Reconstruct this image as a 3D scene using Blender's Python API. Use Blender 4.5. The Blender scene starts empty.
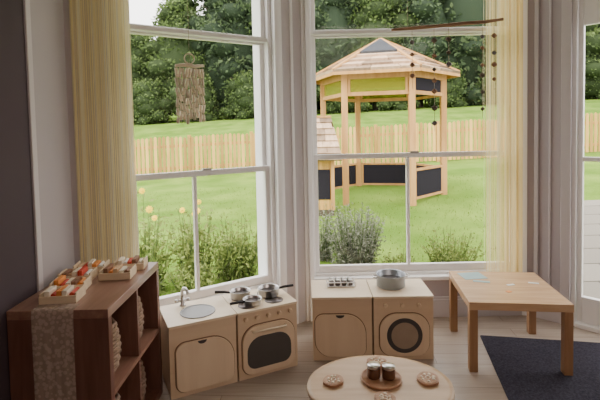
import bpy, bmesh, math, random
from mathutils import Vector, Matrix
PI=math.pi; R=math.radians
C=bpy.context.scene.collection
random.seed(7)

# ------------------------------------------------------------------ mesh builder
class MB:
    def __init__(s): s.v=[]; s.f=[]; s.t=[]; s.sm=[]
    def add(s,vs,fs,tint=.5,smooth=False):
        o=len(s.v); s.v+= [tuple(p) for p in vs]
        for f in fs:
            s.f.append([i+o for i in f]); s.t.append(tint); s.sm.append(smooth)
        return s
    def box(s,x0,x1,y0,y1,z0,z1,tint=.5,M=None):
        vs=[Vector(p) for p in ((x0,y0,z0),(x1,y0,z0),(x1,y1,z0),(x0,y1,z0),(x0,y0,z1),(x1,y0,z1),(x1,y1,z1),(x0,y1,z1))]
        if M is not None: vs=[M@p for p in vs]
        return s.add(vs,[(0,3,2,1),(4,5,6,7),(0,1,5,4),(1,2,6,5),(2,3,7,6),(3,0,4,7)],tint)
    def bar(s,p0,p1,w,h=None,tint=.5,up=(0,0,1)):
        h=w if h is None else h
        p0=Vector(p0);p1=Vector(p1);d=(p1-p0).normalized();up=Vector(up)
        if abs(d.dot(up))>.98: up=Vector((0,1,0))
        a=d.cross(up).normalized();b=a.cross(d).normalized()
        vs=[]
        for p in (p0,p1):
            for sx,sy in ((-1,-1),(1,-1),(1,1),(-1,1)): vs.append(p+a*sx*w/2+b*sy*h/2)
        return s.add(vs,[(0,1,2,3),(7,6,5,4),(0,4,5,1),(1,5,6,2),(2,6,7,3),(3,7,4,0)],tint)
    def tube(s,pts,r,n=8,closed=False,tint=.5,smooth=True):
        pts=[Vector(p) for p in pts];N=len(pts)
        rr=r if isinstance(r,(list,tuple)) else [r]*N
        vs=[]
        for i,p in enumerate(pts):
            if closed: d=pts[(i+1)%N]-pts[i-1]
            else: d=pts[min(i+1,N-1)]-pts[max(i-1,0)]
            d.normalize()
            if i==0: ref=Vector((0,0,1)) if abs(d.z)<.9 else Vector((1,0,0))
            a=d.cross(ref)
            if a.length<1e-4: a=d.cross(Vector((0,1,0)))
            a.normalize();b=d.cross(a).normalized()
            for k in range(n):
                t=2*PI*k/n; vs.append(p+(a*math.cos(t)+b*math.sin(t))*rr[i])
        fs=[]
        for i in range(N if closed else N-1):
            j=(i+1)%N
            for k in range(n):
                fs.append((i*n+k,i*n+(k+1)%n,j*n+(k+1)%n,j*n+k))
        s.add(vs,fs,tint,smooth)
        if not closed:
            o=len(s.v)-len(vs)
            s.f.append([o+k for k in range(n)][::-1]);s.t.append(tint);s.sm.append(False)
            s.f.append([o+(N-1)*n+k for k in range(n)]);s.t.append(tint);s.sm.append(False)
        return s
    def lathe(s,prof,cx=0,cy=0,cz=0,n=32,tint=.5,smooth=True,sx=1,sy=1):
        vs=[];m=len(prof)
        for r,z in prof:
            for k in range(n):
                t=2*PI*k/n;vs.append((cx+r*math.cos(t)*sx,cy+r*math.sin(t)*sy,cz+z))
        fs=[]
        for i in range(m-1):
            for k in range(n): fs.append((i*n+k,i*n+(k+1)%n,(i+1)*n+(k+1)%n,(i+1)*n+k))
        s.add(vs,fs,tint,smooth)
        o=len(s.v)-len(vs)
        for i in (0,m-1):
            if prof[i][0]>1e-5: s.f.append([o+i*n+k for k in range(n)]);s.t.append(tint);s.sm.append(False)
        return s
    def prism(s,poly,a0,a1,plane='xy',tint=.5):
        def P(u,v,w):
            return (u,v,w) if plane=='xy' else ((u,w,v) if plane=='xz' else (w,u,v))
        n=len(poly)
        vs=[P(u,v,a0) for u,v in poly]+[P(u,v,a1) for u,v in poly]
        fs=[tuple(range(n))[::-1],tuple(range(n,2*n))]+[(i,(i+1)%n,n+(i+1)%n,n+i) for i in range(n)]
        return s.add(vs,fs,tint)
    def build(s,name,mat,parent=None,bevel=0,recalc=True,loc=None,rotz=None,seg=2):
        me=bpy.data.meshes.new(name); me.from_pydata(s.v,[],s.f)
        me.polygons.foreach_set('use_smooth',s.sm)
        a=me.attributes.new('tint','FLOAT','FACE'); a.data.foreach_set('value',s.t)
        if recalc:
            bm=bmesh.new();bm.from_mesh(me);bmesh.ops.recalc_face_normals(bm,faces=bm.faces);bm.to_mesh(me);bm.free()
        me.materials.append(mat)
        o=bpy.data.objects.new(name,me);C.objects.link(o)
        if parent: o.parent=parent
        if loc: o.location=loc
        if rotz is not None: o.rotation_euler=(0,0,rotz)
        if bevel:
            b=o.modifiers.new('bevel','BEVEL');b.width=bevel;b.segments=seg;b.limit_method='ANGLE';b.angle_limit=R(40)
        return o

def rrect(x0,x1,z0,z1,r,n=6):
    if not isinstance(r,(list,tuple)): r=[r]*4
    out=[]
    for (cx,cz,a,q) in ((x1-r[0],z0+r[0],-90,r[0]),(x1-r[1],z1-r[1],0,r[1]),(x0+r[2],z1-r[2],90,r[2]),(x0+r[3],z0+r[3],180,r[3])):
        for k in range(n+1):
            t=R(a+90*k/n); out.append((cx+q*math.cos(t),cz+q*math.sin(t)))
    return out

def tag(o,label=None,cat=None,group=None,kind=None):
    if label: o['label']=label
    if cat: o['category']=cat
    if group: o['group']=group
    if kind: o['kind']=kind
    return o
def thing(name,label,cat,loc=(0,0,0),rotz=0,group=None,kind=None):
    o=bpy.data.objects.new(name,None);C.objects.link(o);o.empty_display_size=.05
    o.location=loc;o.rotation_euler=(0,0,rotz)
    return tag(o,label,cat,group,kind)
def dup(root,loc,rotz,label=None,scale=None):
    r=root.copy();C.objects.link(r);r.location=loc;r.rotation_euler=(0,0,rotz)
    if label:r['label']=label
    if scale:r.scale=scale
    for ch in list(root.children):
        c=ch.copy();C.objects.link(c);c.parent=r
        for g in list(ch.children):
            d=g.copy();C.objects.link(d);d.parent=c
    return r

# ------------------------------------------------------------------ materials
def base(name):
    m=bpy.data.materials.new(name);m.use_nodes=True;nt=m.node_tree
    b=nt.nodes['Principled BSDF'];return m,nt,b
def plain(name,col,rough=.6,metal=0,var=.12,scale=12,bump=0,spec=.4):
    m,nt,b=base(name);N=nt.nodes;L=nt.links
    tc=N.new('ShaderNodeTexCoord');no=N.new('ShaderNodeTexNoise');no.inputs['Scale'].default_value=scale;no.inputs['Detail'].default_value=4
    L.new(tc.outputs['Object'],no.inputs['Vector'])
    mx=N.new('ShaderNodeMix');mx.data_type='RGBA'
    mx.inputs[6].default_value=(*[c*(1-var) for c in col],1);mx.inputs[7].default_value=(*[min(1,c*(1+var)) for c in col],1)
    L.new(no.outputs['Fac'],mx.inputs[0]);L.new(mx.outputs[2],b.inputs['Base Color'])
    b.inputs['Roughness'].default_value=rough;b.inputs['Metallic'].default_value=metal;b.inputs['Specular IOR Level'].default_value=spec
    if bump:
        bp=N.new('ShaderNodeBump');bp.inputs['Strength'].default_value=bump;bp.inputs['Distance'].default_value=.01
        L.new(no.outputs['Fac'],bp.inputs['Height']);L.new(bp.outputs[0],b.inputs['Normal'])
    return m
def wood(name,c1,c2,axis='x',rough=.45,scale=6,tintmix=0.0,spec=.4):
    m,nt,b=base(name);N=nt.nodes;L=nt.links
    tc=N.new('ShaderNodeTexCoord');mp=N.new('ShaderNodeMapping')
    sc={'x':(.6,6,6),'y':(6,.6,6),'z':(6,6,.6)}[axis];mp.inputs['Scale'].default_value=sc
    no=N.new('ShaderNodeTexNoise');no.inputs['Scale'].default_value=scale;no.inputs['Detail'].default_value=6;no.inputs['Distortion'].default_value=.6
    L.new(tc.outputs['Object'],mp.inputs['Vector']);L.new(mp.outputs[0],no.inputs['Vector'])
    rp=N.new('ShaderNodeValToRGB');rp.color_ramp.elements[0].position=.3;rp.color_ramp.elements[1].position=.7
    rp.color_ramp.elements[0].color=(*c1,1);rp.color_ramp.elements[1].color=(*c2,1)
    L.new(no.outputs['Fac'],rp.inputs[0])
    out=rp.outputs[0]
    if tintmix:
        at=N.new('ShaderNodeAttribute');at.attribute_name='tint'
        ma=N.new('ShaderNodeMapRange');ma.inputs[3].default_value=1-tintmix;ma.inputs[4].default_value=1+tintmix
        L.new(at.outputs['Fac'],ma.inputs[0])
        vm=N.new('ShaderNodeVectorMath');vm.operation='SCALE';L.new(out,vm.inputs[0]);L.new(ma.outputs[0],vm.inputs['Scale']);out=vm.outputs[0]
    L.new(out,b.inputs['Base Color']);b.inputs['Roughness'].default_value=rough;b.inputs['Specular IOR Level'].default_value=spec
    bp=N.new('ShaderNodeBump');bp.inputs['Strength'].default_value=.08;bp.inputs['Distance'].default_value=.005
    L.new(no.outputs['Fac'],bp.inputs['Height']);L.new(bp.outputs[0],b.inputs['Normal'])
    return m
def leafmat(name,dark,mid,light,trans=.25):
    m,nt,b=base(name);N=nt.nodes;L=nt.links
    at=N.new('ShaderNodeAttribute');at.attribute_name='tint'
    rp=N.new('ShaderNodeValToRGB');e=rp.color_ramp.elements
    e[0].color=(*dark,1);e[1].color=(*light,1);x=e.new(.5);x.color=(*mid,1)
    L.new(at.outputs['Fac'],rp.inputs[0]);L.new(rp.outputs[0],b.inputs['Base Color'])
    b.inputs['Roughness'].default_value=.7;b.inputs['Specular IOR Level'].default_value=.1
    tr=N.new('ShaderNodeBsdfTranslucent');L.new(rp.outputs[0],tr.inputs[0])
    ms=N.new('ShaderNodeMixShader');ms.inputs[0].default_value=trans
    L.new(b.outputs[0],ms.inputs[1]);L.new(tr.outputs[0],ms.inputs[2]);L.new(ms.outputs[0],N['Material Output'].inputs[0])
    return m
def glassmat(name,tint=(1,1,1),refl=.06):
    m,nt,b=base(name);N=nt.nodes;L=nt.links;N.remove(b)
    t=N.new('ShaderNodeBsdfTransparent');t.inputs[0].default_value=(*tint,1)
    g=N.new('ShaderNodeBsdfGlossy');g.inputs['Roughness'].default_value=.02
    ms=N.new('ShaderNodeMixShader');ms.inputs[0].default_value=refl
    L.new(t.outputs[0],ms.inputs[1]);L.new(g.outputs[0],ms.inputs[2]);L.new(ms.outputs[0],N['Material Output'].inputs[0])
    return m

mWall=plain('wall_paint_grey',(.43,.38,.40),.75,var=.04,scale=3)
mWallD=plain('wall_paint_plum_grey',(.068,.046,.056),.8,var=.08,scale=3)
mTrim=plain('grey_white_gloss_paint',(.57,.52,.54),.45,var=.02,scale=5)
mTrimW=plain('window_white_paint',(.93,.91,.91),.35,var=.02,scale=5)
mStone=plain('painted_masonry',(.90,.90,.90),.8,var=.06,scale=9,bump=.2)
mCeil=plain('ceiling_paint',(.6,.56,.55),.9,var=.03)
mGlass=glassmat('window_glass',(.98,.985,.98),.006)
mBeech=wood('birch_ply',(.70,.52,.35),(.76,.58,.405),'x',.5,3)
mBeechLit=wood('birch_ply_lit',(.84,.68,.50),(.89,.75,.58),'x',.30,3)  # same ply as the fronts, paler with the light from above in its colour
mBeechD=wood('birch_ply_door',(.74,.555,.385),(.80,.62,.44),'z',.45,3)
mDark=plain('cutout_shade',(.055,.045,.045),.3,var=.2)  # dark colour painting the shade inside the doors' finger cut-outs
mRing=plain('dark_grey_ring',(.065,.055,.055),.35,var=.2)
mTableW=wood('orange_birch_table',(.56,.35,.20),(.70,.47,.29),'x',.24,5)
mTableL=wood('orange_birch_leg',(.34,.18,.09),(.45,.26,.14),'z',.4,5)
mShelfW=wood('red_brown_walnut_board',(.12,.048,.034),(.185,.085,.060),'z',.4,5)
mShelfT=wood('red_brown_walnut_top',(.21,.10,.072),(.31,.17,.12),'y',.28,5)
mSteel=plain('brushed_steel',(.62,.61,.61),.30,1,var=.08,scale=30)
mSteelD=plain('dark_pan_inside',(.14,.12,.12),.4,.6,var=.1)
mBlack=plain('black_rubber',(.02,.018,.02),.6)
mPale=wood('pale_tabletop',(.86,.80,.71),(.91,.86,.78),'x',.33,3)
mRim=wood('wood_rim',(.44,.29,.17),(.56,.39,.25),'x',.4,3)
mTrayW=wood('tray_wood',(.28,.13,.07),(.42,.22,.12),'x',.45,8)
mPine=wood('pine_tray',(.66,.50,.33),(.80,.64,.46),'x',.5,8)
mFence=wood('fence_wood',(.46,.26,.075),(.62,.38,.125),'z',.8,2,tintmix=.34,spec=.05)
mGaz=wood('gazebo_timber',(.42,.22,.08),(.56,.32,.13),'z',.7,2,tintmix=.12,spec=.05)
mShing=wood('cedar_shingle',(.33,.22,.14),(.50,.36,.25),'z',.8,3,tintmix=.5,spec=.05)
mBoard=plain('dark_board',(.022,.020,.026),.9,spec=.05)  # pavilion blackboards, and the painted dark opening of the playhouse
mStick=wood('driftwood_pale',(.70,.57,.43),(.88,.77,.62),'x',.8,12,tintmix=.3)
mBranch=wood('driftwood_brown',(.20,.10,.06),(.32,.18,.10),'x',.8,12)
mCord=plain('twine',(.45,.38,.30),.9)
mBark=plain('bark',(.10,.075,.055),.9,var=.4,scale=6,bump=.5)

# ------------------------------------------------------------------ camera
HC=1.40
cam=bpy.data.cameras.new('camera');co=bpy.data.objects.new('camera',cam);C.objects.link(co)
cam.sensor_width=36;cam.lens=27;cam.shift_y=-50/600;cam.clip_end=300;cam.clip_start=.05
co.matrix_world=Matrix.Translation((0,0,HC))@Matrix.Rotation(R(90-2.7),4,'X')@Matrix.Rotation(R(-1.2),4,'Z')
bpy.context.scene.camera=co

# ------------------------------------------------------------------ room shell
def struct(name,mb,mat,parent=None,**k):
    o=mb.build(name,mat,parent,**k);o['kind']='structure';return o
def floormat():
    m,nt,b=base('laminate_floor');N=nt.nodes;L=nt.links
    tc=N.new('ShaderNodeTexCoord')
    br=N.new('ShaderNodeTexBrick');br.inputs['Scale'].default_value=1
    br.inputs['Brick Width'].default_value=1.2;br.inputs['Row Height'].default_value=.12;br.inputs['Mortar Size'].default_value=.0015
    br.inputs['Color1'].default_value=(.32,.255,.21,1);br.inputs['Color2'].default_value=(.41,.335,.28,1);br.inputs['Mortar'].default_value=(.13,.09,.07,1)
    mp=N.new('ShaderNodeMapping');mp.inputs['Rotation'].default_value=(0,0,R(4));L.new(tc.outputs['Object'],mp.inputs[0]);L.new(mp.outputs[0],br.inputs['Vector'])
    m2=N.new('ShaderNodeMapping');m2.inputs['Scale'].default_value=(1,14,1);L.new(tc.outputs['Object'],m2.inputs[0])
    no=N.new('ShaderNodeTexNoise');no.inputs['Scale'].default_value=4;no.inputs['Detail'].default_value=5;L.new(m2.outputs[0],no.inputs['Vector'])
    mr=N.new('ShaderNodeMapRange');mr.inputs[3].default_value=.75;mr.inputs[4].default_value=1.2;L.new(no.outputs['Fac'],mr.inputs[0])
    vm=N.new('ShaderNodeVectorMath');vm.operation='SCALE';L.new(br.outputs['Color'],vm.inputs[0]);L.new(mr.outputs[0],vm.inputs['Scale'])
    L.new(vm.outputs[0],b.inputs['Base Color']);b.inputs['Roughness'].default_value=.38
    return m
P=[(-1.17,1.95),(-1.24,2.42),(-.99,2.57),(-.17,3.10),(.07,3.25),(1.60,3.25),(1.68,3.22)]
D0=(1.85,3.06);D1=(2.55,2.36);E=(3.0,1.95)
fl=[(-1.17,-2.5),(-1.17,1.95),(-1.24,2.42),(-.99,2.57),(-.17,3.1),(.07,3.25),(1.6,3.25),(1.68,3.22),D0,D1,E,(3.0,-2.5)]
CX,CY=.8,1.2
big=[(x+(.05 if x>CX else -.05),y+(.06 if y>CY else -.05)) for x,y in fl]
struct('floor',MB().prism(big[::-1],-.06,0),floormat())
struct('ceiling',MB().prism(big[::-1],2.9,3.0),mCeil)
def seg(mb,a,b,z0,z1,th,out=1,off=0):
    a=Vector((a[0],a[1],0));b=Vector((b[0],b[1],0));d=(b-a).normalized();n=Vector((-d.y,d.x,0))*out
    a=a+n*off;b=b+n*off
    q=[a,b,b+n*th,a+n*th]
    mb.prism([(p.x,p.y) for p in q],z0,z1);return mb
ZT=2.78;ZB=.31
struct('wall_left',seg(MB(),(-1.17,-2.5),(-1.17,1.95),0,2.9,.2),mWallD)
struct('wall_left_reveal',seg(MB(),P[0],P[1],0,2.9,.06),mWall)
m=seg(MB(),P[1],P[2],0,2.9,.25)
struct('wall_left_return',m,mWall)
m=seg(MB(),P[2],P[3],0,ZB-.03,.28);seg(m,P[2],P[3],ZT,2.9,.28)
struct('wall_bay_left',m,mWall)
m=seg(MB(),P[4],P[5],0,ZB-.03,.28);seg(m,P[4],P[5],ZT,2.9,.28)
struct('wall_bay_front',m,mWall)
dl=Vector((P[3][0]-P[2][0],P[3][1]-P[2][1])).normalized();nl=Vector((-dl.y,dl.x))
pier=[P[3],P[4],(P[4][0],3.55),(-.12,3.62),(P[3][0]+nl.x*.30,P[3][1]+nl.y*.30)]
struct('wall_pier',MB().prism(pier,0,2.9),mStone)
m=MB();seg(m,P[3],P[4],0,2.9,.006,-1);struct('wall_pier_lining',m,mTrim)
struct('wall_bay_right',seg(MB(),P[5],P[6],0,2.9,.28),mWall)
m=seg(MB(),P[6],D0,0,2.9,.10);struct('wall_door_return',m,mWall)
m=seg(MB(),D0,D1,2.35,2.9,.12);seg(m,D1,E,0,2.9,.12);struct('wall_door_surround',m,mWall)
struct('wall_right',MB().box(3.0,3.15,-2.5,1.95,0,2.9),mWall)
struct('wall_back',MB().box(-1.3,3.15,-2.65,-2.5,0,2.9),mWall)
def beads(a,b,specs,name,mat=mTrim,z0=0,z1=2.88):
    a=Vector((a[0],a[1]));b=Vector((b[0],b[1]));d=(b-a);Ln=d.length;d.normalize();n=Vector((d.y,-d.x))
    mb=MB()
    for u0,u1,t in specs:
        p=a+d*u0*Ln;q=a+d*u1*Ln
        poly=[p,q,q+n*t,p+n*t]
        mb.prism([(w.x,w.y) for w in poly],z0,z1)
    return struct(name,mb,mat,bevel=.002,seg=1)
beads(P[3],P[4],[(0,.13,.030),(.13,.22,.014),(.78,.87,.014),(.87,1,.030),(.46,.54,.012)],'trim_1',mTrimW)
beads(P[5],P[6],[(.0,.45,.012)],'trim_2',mTrimW)
beads(P[6],D0,[(.0,.12,.012),(.40,.46,.008),(.74,1.0,.024)],'trim_3')
beads(P[0],P[1],[(.0,.10,.010)],'trim_4')
def skirting(a,b,name):
    m=seg(MB(),a,b,0,.13,.018,-1);seg(m,a,b,.13,.15,.010,-1);struct(name,m,mTrim,bevel=.003)
skirting(P[2],P[3],'baseboard_bay_left');skirting(P[4],P[5],'baseboard_bay_front');skirting(P[6],D0,'baseboard_door_return')
def sill(a,b,name):
    m=MB();seg(m,a,b,ZB-.03,ZB,.32,1,-.035);struct(name,m,mTrimW,bevel=.006)
sill(P[2],P[3],'trim_5');sill(P[4],P[5],'trim_6')

def window(name,a,b,ztr,zme,mull):
    a=Vector((*a,0));b=Vector((*b,0));L_=(b-a).length;ang=math.atan2(b.y-a.y,b.x-a.x)
    w=thing(name,None,None,a,ang,kind='structure')
    f=MB();fw=.028
    f.box(0,fw,.02,.13,ZB,ZT);f.box(L_-fw,L_,.02,.13,ZB,ZT);f.box(fw,L_-fw,.02,.13,ZT-.04,ZT);f.box(fw,L_-fw,.02,.13,ZB,ZB+.02)
    f.box(fw,L_-fw,.03,.12,ztr-.014,ztr+.014)
    f.build('window_frame',mTrimW,w,bevel=.004)["kind"]='structure'
    x0,x1=fw,L_-fw;st=.030
    def sash(z0,z1,y,bot,top,mu,nm):
        s=MB();s.box(x0,x0+st,y,y+.035,z0,z1);s.box(x1-st,x1,y,y+.035,z0,z1)
        s.box(x0+st,x1-st,y,y+.035,z0,z0+bot);s.box(x0+st,x1-st,y,y+.035,z1-top,z1)
        if mu: s.box(x0+mu*(x1-x0)-.011,x0+mu*(x1-x0)+.011,y,y+.035,z0+bot,z1-top)
        so=s.build(nm,mTrimW,w,bevel=.004);so['kind']='structure'
        g=MB().box(x0+st-.004,x1-st+.004,y+.015,y+.019,z0+bot-.004,z1-top+.004).build('pane',mGlass,so);g['kind']='structure'
        return so
    sash(ztr+.014,ZT-.04,.06,.012,.03,0,'top_light')
    sash(zme-.005,ztr-.014,.085,.028,.012,0,'upper_sash')
    lo=sash(ZB+.02,zme+.028,.045,.05,.036,mull,'lower_sash')
    c=MB();c.box(L_/2-.03,L_/2+.03,.025,.05,zme+.028,zme+.04);c.build('sash_catch',mSteel,lo)
    return w
window('window_1',P[2],P[3],2.01,1.12,.42)
window('window_2',P[4],P[5],2.09,1.18,.47)

def door():
    a=Vector((*D0,0));b=Vector((*D1,0));L_=(b-a).length;ang=math.atan2(b.y-a.y,b.x-a.x)
    w=thing('door_1',None,None,a,ang,kind='structure')
    f=MB();f.box(0,.028,0,.08,0,2.35);f.box(L_-.05,L_,0,.1,0,2.35);f.box(.028,L_-.05,0,.08,2.30,2.35);f.box(.028,L_-.05,-.02,.08,0,.03)
    f.build('door_frame',mTrimW,w,bevel=.004)
    d=MB();d.box(.032,.062,.02,.06,.035,2.295);d.box(L_-.12,L_-.055,.02,.06,.035,2.295);d.box(.062,L_-.12,.02,.06,.035,.21);d.box(.062,L_-.12,.02,.06,2.05,2.295)
    d.box(.062,L_-.12,.02,.06,1.14,1.17)
    dl_=d.build('door_leaf',mTrimW,w,bevel=.004)
    MB().box(.058,L_-.116,.038,.042,.206,2.06).build('pane',mGlass,dl_)
    h=MB();h.tube([(L_-.09,.02,1.05),(L_-.09,-.03,1.05),(L_-.19,-.03,1.05)],.008)
    h.build('door_handle',mSteel,dl_)
door()

# ------------------------------------------------------------------ garden ground
prof=[(0,-.12),(3.6,-.10),(6.6,.04),(8.4,.10),(13,.22),(24,2.05),(60,4.6),(130,6)]
def gh(x,y):
    for (a,ha),(b,hb) in zip(prof,prof[1:]):
        if y<=b:
            t=max(0,(y-a)/(b-a));h=ha+(hb-ha)*t;break
    else: h=prof[-1][1]
    return h+.035*max(-20,min(20,x))*max(0,min(1,(y-4.5)/5))
def grassmat():
    m,nt,b=base('lawn_grass');N=nt.nodes;L=nt.links
    tc=N.new('ShaderNodeTexCoord')
    n1=N.new('ShaderNodeTexNoise');n1.inputs['Scale'].default_value=1.1;n1.inputs['Detail'].default_value=5
    n2=N.new('ShaderNodeTexNoise');n2.inputs['Scale'].default_value=45;n2.inputs['Detail'].default_value=3
    L.new(tc.outputs['Object'],n1.inputs[0]);L.new(tc.outputs['Object'],n2.inputs[0])
    r1=N.new('ShaderNodeValToRGB');r1.color_ramp.elements[0].position=.35;r1.color_ramp.elements[1].position=.68
    r1.color_ramp.elements[0].color=(.110,.195,.030,1);r1.color_ramp.elements[1].color=(.195,.290,.055,1)
    L.new(n1.outputs['Fac'],r1.inputs[0])
    mr=N.new('ShaderNodeMapRange');mr.inputs[3].default_value=.6;mr.inputs[4].default_value=1.35;L.new(n2.outputs['Fac'],mr.inputs[0])
    vm=N.new('ShaderNodeVectorMath');vm.operation='SCALE';L.new(r1.outputs[0],vm.inputs[0]);L.new(mr.outputs[0],vm.inputs['Scale'])
    L.new(vm.outputs[0],b.inputs['Base Color']);b.inputs['Roughness'].default_value=1;b.inputs['Specular IOR Level'].default_value=.0
    return m
xs=[-60+i*2.5 for i in range(61)];ys=[2.2,3.6,4.5,5.5,6.6,7.5,8.4,9.5,11,13,16,19,24,32,45,60,90,130]
m=MB();vs=[(x,y,gh(x,y)) for y in ys for x in xs];nx=len(xs)
m.add(vs,[(j*nx+i,j*nx+i+1,(j+1)*nx+i+1,(j+1)*nx+i) for j in range(len(ys)-1) for i in range(nx-1)],.5,True)
struct('ground',m,grassmat())
def paving():
    m,nt,b=base('grey_paving');N=nt.nodes;L=nt.links
    tc=N.new('ShaderNodeTexCoord');br=N.new('ShaderNodeTexBrick');br.inputs['Scale'].default_value=1
    br.inputs['Brick Width'].default_value=.6;br.inputs['Row Height'].default_value=.45;br.inputs['Mortar Size'].default_value=.012
    br.inputs['Color1'].default_value=(.22,.20,.17,1);br.inputs['Color2'].default_value=(.27,.245,.21,1);br.inputs['Mortar'].default_value=(.10,.09,.075,1)
    L.new(tc.outputs['Object'],br.inputs['Vector']);L.new(br.outputs[0],b.inputs['Base Color']);b.inputs['Roughness'].default_value=.95;b.inputs['Specular IOR Level'].default_value=.05
    return m
m=MB();vs=[];nn=8
for j in range(nn):
    y=3.6+j*.5
    for i in range(8):
        x0=.57*y+.1;x=x0+(9-x0)*i/7;vs.append((x,y,gh(x,y)+.03))
m.add(vs,[(j*8+i,j*8+i+1,(j+1)*8+i+1,(j+1)*8+i) for j in range(nn-1) for i in range(7)])
struct('patio',m,paving())

# ------------------------------------------------------------------ vegetation
def leaf(mb,p,s,asp,tint,up=None):
    th=random.uniform(0,2*PI);ph=random.uniform(-1,1)
    d=Vector((math.cos(th)*math.sqrt(1-ph*ph),math.sin(th)*math.sqrt(1-ph*ph),ph))
    if up is not None: d=(d+Vector(up)).normalized()
    q=Vector((random.gauss(0,1),random.gauss(0,1),random.gauss(0,1)));a=d.cross(q)
    if a.length<1e-3:a=Vector((1,0,0))
    a.normalize()
    p=Vector(p);L_=d*s;W=a*s*asp*.5
    mb.add([p,p+L_*.45+W,p+L_,p+L_*.45-W],[(0,1,2,3)],tint)
def blob(mb,c,r,n,s,asp=.55,core=True,tl=.0,th=1.0):
    c=Vector(c);sh_=random.uniform(-.10,.10)
    for k in range(n):
        z=random.uniform(-1,1);t=random.uniform(0,2*PI);q=math.sqrt(1-z*z)
        d=Vector((q*math.cos(t),q*math.sin(t),z))
        rr=random.uniform(.80,1.16)
        p=c+Vector((d.x*r[0],d.y*r[1],d.z*r[2]))*rr
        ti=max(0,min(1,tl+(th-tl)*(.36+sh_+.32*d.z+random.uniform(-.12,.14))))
        leaf(mb,p,s*random.uniform(.7,1.3),asp,ti,up=d*.6)
    if core:
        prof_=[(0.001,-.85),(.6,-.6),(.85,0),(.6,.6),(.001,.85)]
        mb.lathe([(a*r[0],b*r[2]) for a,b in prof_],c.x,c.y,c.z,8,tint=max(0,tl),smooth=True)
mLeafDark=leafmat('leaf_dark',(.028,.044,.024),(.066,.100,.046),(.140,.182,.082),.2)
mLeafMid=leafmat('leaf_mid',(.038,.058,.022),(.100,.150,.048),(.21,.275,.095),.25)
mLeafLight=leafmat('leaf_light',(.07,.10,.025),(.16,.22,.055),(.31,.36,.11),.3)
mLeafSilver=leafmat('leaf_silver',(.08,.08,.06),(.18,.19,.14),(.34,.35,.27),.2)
def tree(kind,H,Rr,mat,seedn,name,nblob,nleaf,ls):
    random.seed(seedn)
    root=thing(name,'x','tree')
    fo=MB()
    for k in range(nblob):
        u=(k+.5)/nblob
        if kind=='conifer':
            z=H*(.04+.92*u);rad=Rr*(1-u)*1.0+.25;br=.35+.6*(1-u)
        else:
            z=H*(.07+.85*u);rad=Rr*math.sin(PI*min(1,(.30+.64*u)))**.7;br=.55+.35*math.sin(PI*u)
        t=k*2.4+random.uniform(-.4,.4);q=rad*random.uniform(.35,.95)*(.75 if kind=='conifer' else .85)
        blob(fo,(q*math.cos(t),q*math.sin(t),z),(br,br,br*(.7 if kind!='conifer' else .6)),nleaf,ls)
    fo.lathe([(.01,H*.04),(Rr*.6,H*.12),(Rr*.65,H*.5),(Rr*.35,H*.8),(.01,H*.92)],0,0,0,10,tint=0)
    fo.build('foliage',mat,root,recalc=False)
    tr=MB();tr.tube([(0,0,-.3),(.05,0,H*.2),(0,.05,H*.45),(0,0,H*.8)],[.2*H/8,.16*H/8,.11*H/8,.04],8)
    for k in range(5):
        t=k*1.3;z=H*(.2+.1*k);tr.tube([(0,0,z),(Rr*.3*math.cos(t),Rr*.3*math.sin(t),z+.4),(Rr*.6*math.cos(t),Rr*.6*math.sin(t),z+.9)],[.06,.045,.02],6)
    tr.build('trunk',mBark,root)
    return root
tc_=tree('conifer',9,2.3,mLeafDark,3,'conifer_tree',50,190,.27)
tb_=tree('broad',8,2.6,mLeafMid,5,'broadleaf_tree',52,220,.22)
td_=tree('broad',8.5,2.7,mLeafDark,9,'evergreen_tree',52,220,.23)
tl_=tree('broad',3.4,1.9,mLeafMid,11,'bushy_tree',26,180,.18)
for t_,l_,g_ in ((tc_,'dark conifer with narrowing crown in the tree belt beyond the fence','dark conifers in the tree belt'),
                 (tb_,'mid green broadleaf tree with full rounded crown beyond the fence','broadleaf trees in the tree belt'),
                 (td_,'dark evergreen tree with dense rounded crown beyond the fence','rounded evergreens in the tree belt'),
                 (tl_,'low mid green bushy tree at the foot of the tree belt','low bushy trees beyond the fence')):
    t_['label']=l_;t_['group']=g_
used=set()
def plant(t,x,y,rz,sc):
    loc=(x,y,gh(x,y)-.05)
    if t.name in used: return dup(t,loc,rz,scale=(sc,sc,sc*random.uniform(.95,1.08)))
    used.add(t.name);t.location=loc;t.rotation_euler=(0,0,rz);t.scale=(sc,sc,sc);return t
random.seed(21)
for x,y,t,sc in [(-12.4,27.2,tb_,.75),(-9.6,27.0,tb_,.72),(-7.0,27.2,tb_,.98),(-4.0,27.3,td_,1.1),(-.9,27,tb_,1.0),
                 (1.9,27.2,td_,1.05),(4.6,27,tb_,1.05),(7.3,27.3,td_,1.1),(10.1,27,tc_,1.2),(12.9,27.3,td_,1.1),(15.8,27,tb_,1.05),(18.8,27.3,td_,1.1),
                 (-8.2,33.5,td_,1.0),(-5.0,33.5,tc_,1.35),(-1.6,33.5,td_,1.35),(3.0,33.5,tc_,1.45),(6.4,33.5,td_,1.4),(10.4,33.5,tb_,1.5),(14.4,33.5,tc_,1.5),(18.2,33.5,td_,1.4),(22.4,33.5,td_,1.4)]:
    plant(t,x,y,random.uniform(0,6),sc)
for x,y,sc in [(-11,25.1,.75),(-8.4,25.2,.75),(-5.7,25.1,.75),(-2.9,25.2,.75),(-.2,25.2,.65),(2.6,25.2,.7),(5.4,25.2,.65),(8.2,25.2,.7),(11.0,25.2,.75),(13.8,25.2,.75),(16.6,25.2,.8)]:
    plant(tl_,x,y,random.uniform(0,6),sc)

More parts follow.
